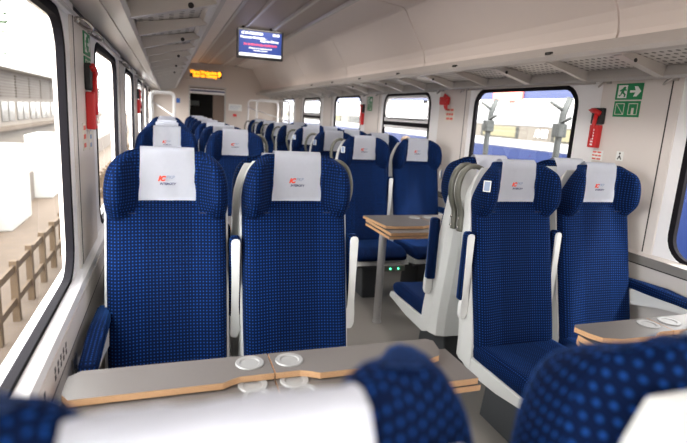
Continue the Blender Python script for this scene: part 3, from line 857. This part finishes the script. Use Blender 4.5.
# end wall display
root = link('destination_display', None, None, (-.235, YE, 2.215)); tagp(root, 'amber lettered destination display over the far door', 'display')
link('housing', boxm('c', (-.44, .42, -.05, 0, -.125, .125), 'ceiling_panel', .01), root)
bm = bmesh.new(); box(bm, -.36, .33, -.053, -.048, -.07, .075); pn = link('display_panel', finish('d', bm, 'black_plastic'), root)
text('display_text', 'Warsz.Wschodnia', .098, 'led_amber', pn, (-.35, -.056, .005), R, bold=.004, sx=.78)
text('display_text', 'Szczecin Główny', .098, 'led_amber', pn, (-.29, -.056, -.066), R, bold=.004, sx=.78)
text('display_text', '9', .14, 'led_amber', pn, (.24, -.056, -.035), R, bold=.01, sx=1)

# notices on the end wall
def endbox(x0, x1, z0, z1, m, y=YE, t=.006): return boxm('e', (x0, x1, y-t, y, z0, z1), m)
o = tagp(link('wall_notice', endbox(.26, .56, 1.46, 1.61, 'white_print')), 'white notice sheet on the end wall right of the far door', 'notice')
bm = bmesh.new()
for k in range(3): box(bm, .29, .52-.03*k, YE-.008, YE-.005, 1.56-.035*k, 1.567-.035*k)
link('printed_lines', finish('l', bm, 'grey_print'), o)
tagp(link('alarm_button', endbox(.36, .44, 1.33, 1.39, 'red_plastic', t=.02)), 'small red alarm button below the white notice on the end wall', 'button')
tagp(link('blue_sticker', endbox(-.88, -.80, 1.56, 1.66, 'blue_print')), 'small blue sticker on the end wall left of the far door', 'sticker')
tagp(link('vestibule_sign', endbox(-.50, -.28, 1.53, 1.65, 'white_print', 14.1)), 'white sign inside the dark vestibule behind the far door', 'sign')

# luggage cages at the far end
def cage(x0, x1, y0, y1, label):
    root = link('luggage_cage', None, None, ((x0+x1)/2, y0, 0)); tagp(root, label, 'luggage cage', 'tubular luggage cages'); ox = (x0+x1)/2
    for yy in (0, y1-y0):
        r = .07
        pts = [(x0-ox, yy, 0), (x0-ox, yy, 1.71-r)]+[(x0-ox+r-r*math.cos(a), yy, 1.71-r+r*math.sin(a)) for a in (PI/6, PI/3, PI/2)]
        pts += [(x1-ox-r+r*math.sin(a), yy, 1.71-r+r*math.cos(a)) for a in (0, PI/6, PI/3, PI/2)]+[(x1-ox, yy, 0)]
        bm = bmesh.new(); tube(bm, pts, .02, 8); link('hoop', finish('hoop', bm, 'frame_white', True), root)
    for zz in (.45, 1.10):
        bm = bmesh.new()
        for q in range(5):
            xx = x0-ox+(x1-x0)*q/4; tube(bm, [(xx, 0, zz), (xx, y1-y0, zz)], .010, 6)
        for yy in (0, y1-y0): tube(bm, [(x0-ox, yy, zz), (x1-ox, yy, zz)], .014, 6)
        link('shelf', finish('shelf', bm, 'frame_white', True), root)
    bm = bmesh.new(); tube(bm, [(x0-ox, y1-y0, 1.55), (x1-ox, 0, 1.32)], .012, 6); link('brace', finish('brace', bm, 'frame_white', True), root)
cage(-1.33, -.96, 9.2, 10.3, 'white tubular luggage cage at the far end by the left windows')
cage(.62, 1.28, 10.45, 11.6, 'white tubular luggage cage at the far end by the right windows')

# ================================================================ OUTSIDE
mat('concrete_light', (.15, .13, .115), .8, noise=.12, nscale=2)
mat('platform_sand', (.085, .062, .045), .9, noise=.25, nscale=3)
mat('facade_cream', (.15, .13, .11), .7, noise=.05, nscale=2)
mat('facade_brown', (.09, .065, .045), .7, noise=.1)
mat('louvre_brown', (.07, .05, .036), .6, noise=.1)
mat('fence_wood', (.085, .055, .03), .8, noise=.2, nscale=8)
mat('roof_white', (.40, .40, .39), .6, noise=.03)
mat('leaf_green', (.07, .11, .06), .8, noise=.4, nscale=6)
mat('bark', (.2, .15, .1), .9)
mat('train_white', (.36, .365, .38), .35, noise=.03)
mat('train_blue', (.008, .022, .10), .35, noise=.03)
mat('train_beige', (.13, .115, .095), .4, noise=.05)
mat('train_window', (.05, .052, .05), .2, noise=.05)
mat('blind_yellow', (.17, .155, .09), .7, noise=.04)
mat('mast_grey', (.04, .045, .045), .6)
mat('jacket_blue', (.08, .20, .50), .8); mat('skin', (.62, .40, .30), .6); mat('jacket_orange', (.8, .30, .08), .8); mat('hair', (.08, .05, .03), .8); mat('trousers', (.06, .07, .10), .8)
st('ground', boxm('ground', (-80, 80, -60, 160, -1.7, -1.6), 'platform_sand'))
# left: low platform building with louvres
root = link('station_building', None, None, (-9, 32, -1.6)); tagp(root, 'cream station building with brown louvre band and small windows outside', 'building')
link('wall', boxm('w', (-6, 0, -26, 40, 0, 4.4), 'facade_cream'), root)
bm = bmesh.new(); prism(bm, [(.9, 4.35), (.9, 4.55), (-3, 5.9), (-6.6, 4.55), (-6.6, 4.35)], -27, 41, 'y'); link('roof', finish('roof', bm, 'roof_white'), root)
for b in range(22):
    bm = bmesh.new()
    y0 = -25.6+b*3
    for k in range(8): box(bm, 0, .08, y0, y0+2.7, 3.0+k*.155, 3.08+k*.155)
    link('louvre_panel', finish('louvre', bm, 'louvre_brown'), root)
    bm = bmesh.new(); box(bm, .0, .04, y0+.15, y0+1.25, 1.75, 2.75); box(bm, .0, .04, y0+1.5, y0+2.55, 1.75, 2.75)
    link('window', finish('wd', bm, 'train_window'), root)
bm = bmesh.new(); box(bm, 0, .25, -26, 40, 1.3, 1.5); link('ledge', finish('lg', bm, 'facade_brown'), root)
o = tagp(link('platform_slab', boxm('pw', (-7.5, -5.0, -20, 60, -1.6, -.75), 'concrete_light')), 'pale concrete platform running beside the station building', 'platform')
for i, (y, h) in enumerate(((9.6, .55), (13.4, .30), (18, .35), (24, .30))):
    tagp(link('concrete_wall', boxm('cw', (-5.2, -4.5, y, y+1.9, -1.6, h), 'roof_white', .03)), ['tall white block outside the near left window, closest to the camera', 'white block beyond the closest one, outside the near left window', 'third white block along the track outside the left windows', 'farthest white block along the track outside the left windows'][i], 'concrete block', 'white blocks along the track')
root = link('wooden_fence', None, None, (-3.1, 9, -1.6)); tagp(root, 'brown wooden fence running beside the track outside the left window', 'fence')
for zz in (.25, .72): 
    link('rail', boxm('r', (-.02, .02, -8, 26, zz, zz+.10), 'fence_wood'), root)
for k in range(40):
    link('post', boxm('p', (-.045, .045, -8+k*.85, -7.9+k*.85, 0, .88), 'fence_wood'), root)
def tree(x, y, zb, h, r, label, seed):
    rnd = random.Random(seed)
    root = link('tree', None, None, (x, y, zb)); tagp(root, label, 'tree')
    bm = bmesh.new(); tube(bm, [(0, 0, 0), (.1, .1, h*.4), (-.1, 0, h*.75), (0, 0, h)], .12, 8)
    for k in range(10):
        a = rnd.random()*6.28; z0 = h*(.5+.05*k)
        tube(bm, [(0, 0, z0), (math.cos(a)*r*.8, math.sin(a)*r*.8, z0+.35)], .035, 5)
    link('trunk', finish('trunk', bm, 'bark', True), root)
    bm = bmesh.new()
    for k in range(900):
        a = rnd.random()*6.28; q = rnd.random()**.5*r; lay = rnd.randint(0, 6)
        p = Vector((math.cos(a)*q, math.sin(a)*q, h*(.5+.085*lay)+rnd.gauss(0, .10)+(r-q)*.15))
        d = Matrix.Rotation(rnd.random()*6.28, 3, 'Z') @ Matrix.Rotation(rnd.uniform(-.8, .8), 3, 'X')
        s_ = rnd.uniform(.15, .32)
        bm.faces.new([bm.verts.new(p+d @ Vector(v)*s_) for v in ((-1, -.4, 0), (1, -.4, .1), (1, .4, 0), (-1, .4, -.1))])
    tagp(link('foliage', finish('fol', bm, 'leaf_green', keep=True), root), kind='stuff')
tree(-17.8, 58, -1.6, 11.4, 3.3, 'green tree above the station roof seen through the near left window', 3)

# right: passenger train on the next track
TX = 6.57
root = link('passenger_train', None, None, (TX, 0, -1.6)); tagp(root, 'white and blue passenger train on the next track outside the right windows', 'train')
ys0, ys1 = 1.2, 80
link('lower_side', boxm('l', (0, 2.8, ys0, ys1, .75, 2.62), 'train_blue', .02), root)
link('white_stripe', boxm('l', (-.02, 2.82, ys0, ys1, 2.62, 2.80), 'train_white', .01), root)
link('window_band', boxm('l', (0, 2.8, ys0, ys1, 2.80, 3.12), 'train_beige'), root)
link('upper_side', boxm('l', (-.02, 2.82, ys0, ys1, 3.12, 3.52), 'train_white', .02), root)
bm = bmesh.new(); prism(bm, [(0, 3.52), (.25, 3.64), (.9, 3.70), (1.9, 3.70), (2.55, 3.64), (2.8, 3.52)], ys0, ys1, 'y'); link('roof', finish('r', bm, 'train_beige'), root)
for k in range(24):
    y = 2.2+k*2.6
    w = link('window', boxm('w', (-.012, .02, y, y+1.5, 2.83, 3.10), 'train_window', .004), root)
    if k % 3 != 1: link('blind', boxm('b', (-.018, -.011, y+.1, y+1.4, 2.85, 3.09), 'blind_yellow'), w)
text('side_lettering', 'BAR', .22, 'white_print', root, (-.03, 9.42, 2.90), (PI/2, 0, -PI/2), shear=.35, bold=.014)
bm = bmesh.new(); box(bm, .3, 2.5, ys0+.5, ys1-.5, .35, .75); link('underframe', finish('u', bm, 'train_window'), root)
for k in range(12):
    bm = bmesh.new()
    for yy in (2.5+k*6,): prism(bm, [(yy+.42*math.cos(a), .42+.42*math.sin(a)) for a in [2*PI*t/20 for t in range(20)]], .3, .45, 'x')
    link('wheel', finish('wh', bm, 'mast_grey'), root)
root = link('platform_canopy', None, None, (11.0, 10, -1.6)); tagp(root, 'blue edged platform canopy beyond the neighbouring train', 'canopy')
link('roof', boxm('r', (-1, 6, -16, 60, 5.0, 5.3), 'roof_white'), root)
link('fascia', boxm('r', (-1.2, -1.0, -16, 60, 3.98, 5.3), 'train_blue'), root)
for k in range(9): link('post', boxm('p', (1.9, 2.1, -15+k*8, -14.8+k*8, 0, 5.0), 'mast_grey'), root)
link('red_panel', boxm('s', (-1.25, -1.2, 4.2, 5.8, 3.9, 4.9), 'red_print'), root)
for i, (y, lb) in enumerate(((4.36, 'grey mast close outside the window beside the exit wall'), (5.62, 'grey mast at the far edge of the same large right window'))):
    root = link('catenary_mast', None, None, (2.75, y, -1.6)); tagp(root, lb, 'mast', 'masts between the tracks')
    bm = bmesh.new(); tube(bm, [(0, 0, 0), (0, 0, 2.95), (.02, 0, 3.25), (.08, 0, 3.42)], .034, 8); link('pole', finish('pole', bm, 'mast_grey', True), root)
    link('signal_box', boxm('sb', (-.05, .05, -.055, .055, 3.02, 3.16), 'mast_grey', .01), root)
    bm = bmesh.new(); tube(bm, [(0, 0, 3.30), (-.02, .16, 3.38)], .018, 6); tube(bm, [(0, 0, 3.16), (0, -.14, 3.22)], .018, 6); link('arm', finish('arm', bm, 'mast_grey', True), root)
# two people on the island between the tracks
def person(x, y, zb, jacket, label, face):
    root = link('person', None, None, (x, y, zb), (0, 0, face)); tagp(root, label, 'person', 'people on the platform')
    V = {}; vl = []; el = []; rl = []
    def v(k, co, r): V[k] = len(vl); vl.append(co); rl.append(r)
    def e(a, b): el.append((V[a], V[b]))
    v('pel', (0, 0, .95), .15); v('waist', (0, 0, 1.10), .14); v('chest', (0, 0, 1.30), .165); v('neckb', (0, 0, 1.46), .08); v('neck', (0, 0, 1.52), .055); v('head', (0, -.01, 1.62), .088); v('crown', (0, -.01, 1.70), .07)
    for a, b in (('pel', 'waist'), ('waist', 'chest'), ('chest', 'neckb'), ('neckb', 'neck'), ('neck', 'head'), ('head', 'crown')): e(a, b)
    for s_, n_ in ((-1, 'l'), (1, 'r')):
        v('sh'+n_, (s_*.18, 0, 1.40), .07); v('elb'+n_, (s_*.24, .02, 1.14), .045); v('wr'+n_, (s_*.22, -.12, .95), .032); v('ha'+n_, (s_*.21, -.17, .90), .03)
        e('chest', 'sh'+n_); e('sh'+n_, 'elb'+n_); e('elb'+n_, 'wr'+n_); e('wr'+n_, 'ha'+n_)
        v('hip'+n_, (s_*.09, 0, .88), .10); v('kn'+n_, (s_*.10, -.01, .48), .062); v('an'+n_, (s_*.10, .02, .09), .042); v('to'+n_, (s_*.11, -.14, .04), .035)
        e('pel', 'hip'+n_); e('hip'+n_, 'kn'+n_); e('kn'+n_, 'an'+n_); e('an'+n_, 'to'+n_)
    me = bpy.data.meshes.new('body'); me.from_pydata(vl, el, []); me.materials.append(MATS['skin'])
    o = link('body', me, root); sk = o.modifiers.new('s', 'SKIN'); 
    for i, r in enumerate(rl): me.skin_vertices[0].data[i].radius = (r, r)
    me.skin_vertices[0].data[0].use_root = True
    subsurf(o, 1)
    def sleeve(name, chain, m, add):
        idx = {k: i for i, k in enumerate(chain)}
        me = bpy.data.meshes.new(name); cs = [vl[V[k]] for k in chain]
        ee = [(idx[a], idx[b]) for a, b in add]
        me.from_pydata(cs, ee, []); me.materials.append(MATS[m]); o = link(name, me, root); o.modifiers.new('s', 'SKIN')
        for i, k in enumerate(chain): me.skin_vertices[0].data[i].radius = (rl[V[k]]+.02,)*2
        me.skin_vertices[0].data[0].use_root = True; subsurf(o, 1)
    sleeve('jacket', ['chest', 'waist', 'pel', 'neckb', 'shl', 'elbl', 'wrl', 'shr', 'elbr', 'wrr'], jacket, [('chest', 'waist'), ('waist', 'pel'), ('chest', 'neckb'), ('chest', 'shl'), ('shl', 'elbl'), ('elbl', 'wrl'), ('chest', 'shr'), ('shr', 'elbr'), ('elbr', 'wrr')])
    sleeve('trousers', ['pel', 'hipl', 'knl', 'anl', 'hipr', 'knr', 'anr'], 'trousers', [('pel', 'hipl'), ('hipl', 'knl'), ('knl', 'anl'), ('pel', 'hipr'), ('hipr', 'knr'), ('knr', 'anr')])
    bm = bmesh.new(); bmesh.ops.create_icosphere(bm, subdivisions=2, radius=.1, matrix=Matrix.Translation((0, .015, 1.69)) @ Matrix.Diagonal((.95, 1.05, .8, 1)))
    link('hair', finish('hair', bm, 'hair', True), root)
st('platform', boxm('platform', (1.95, 3.6, 5, 40, -1.6, -.55), 'concrete_light'))
person(3.0, 8.45, -.55, 'jacket_blue', 'person in a blue jacket on the platform outside the split window', .3)
person(3.0, 7.50, -.55, 'jacket_orange', 'person in an orange top on the platform outside the split window', -.5)
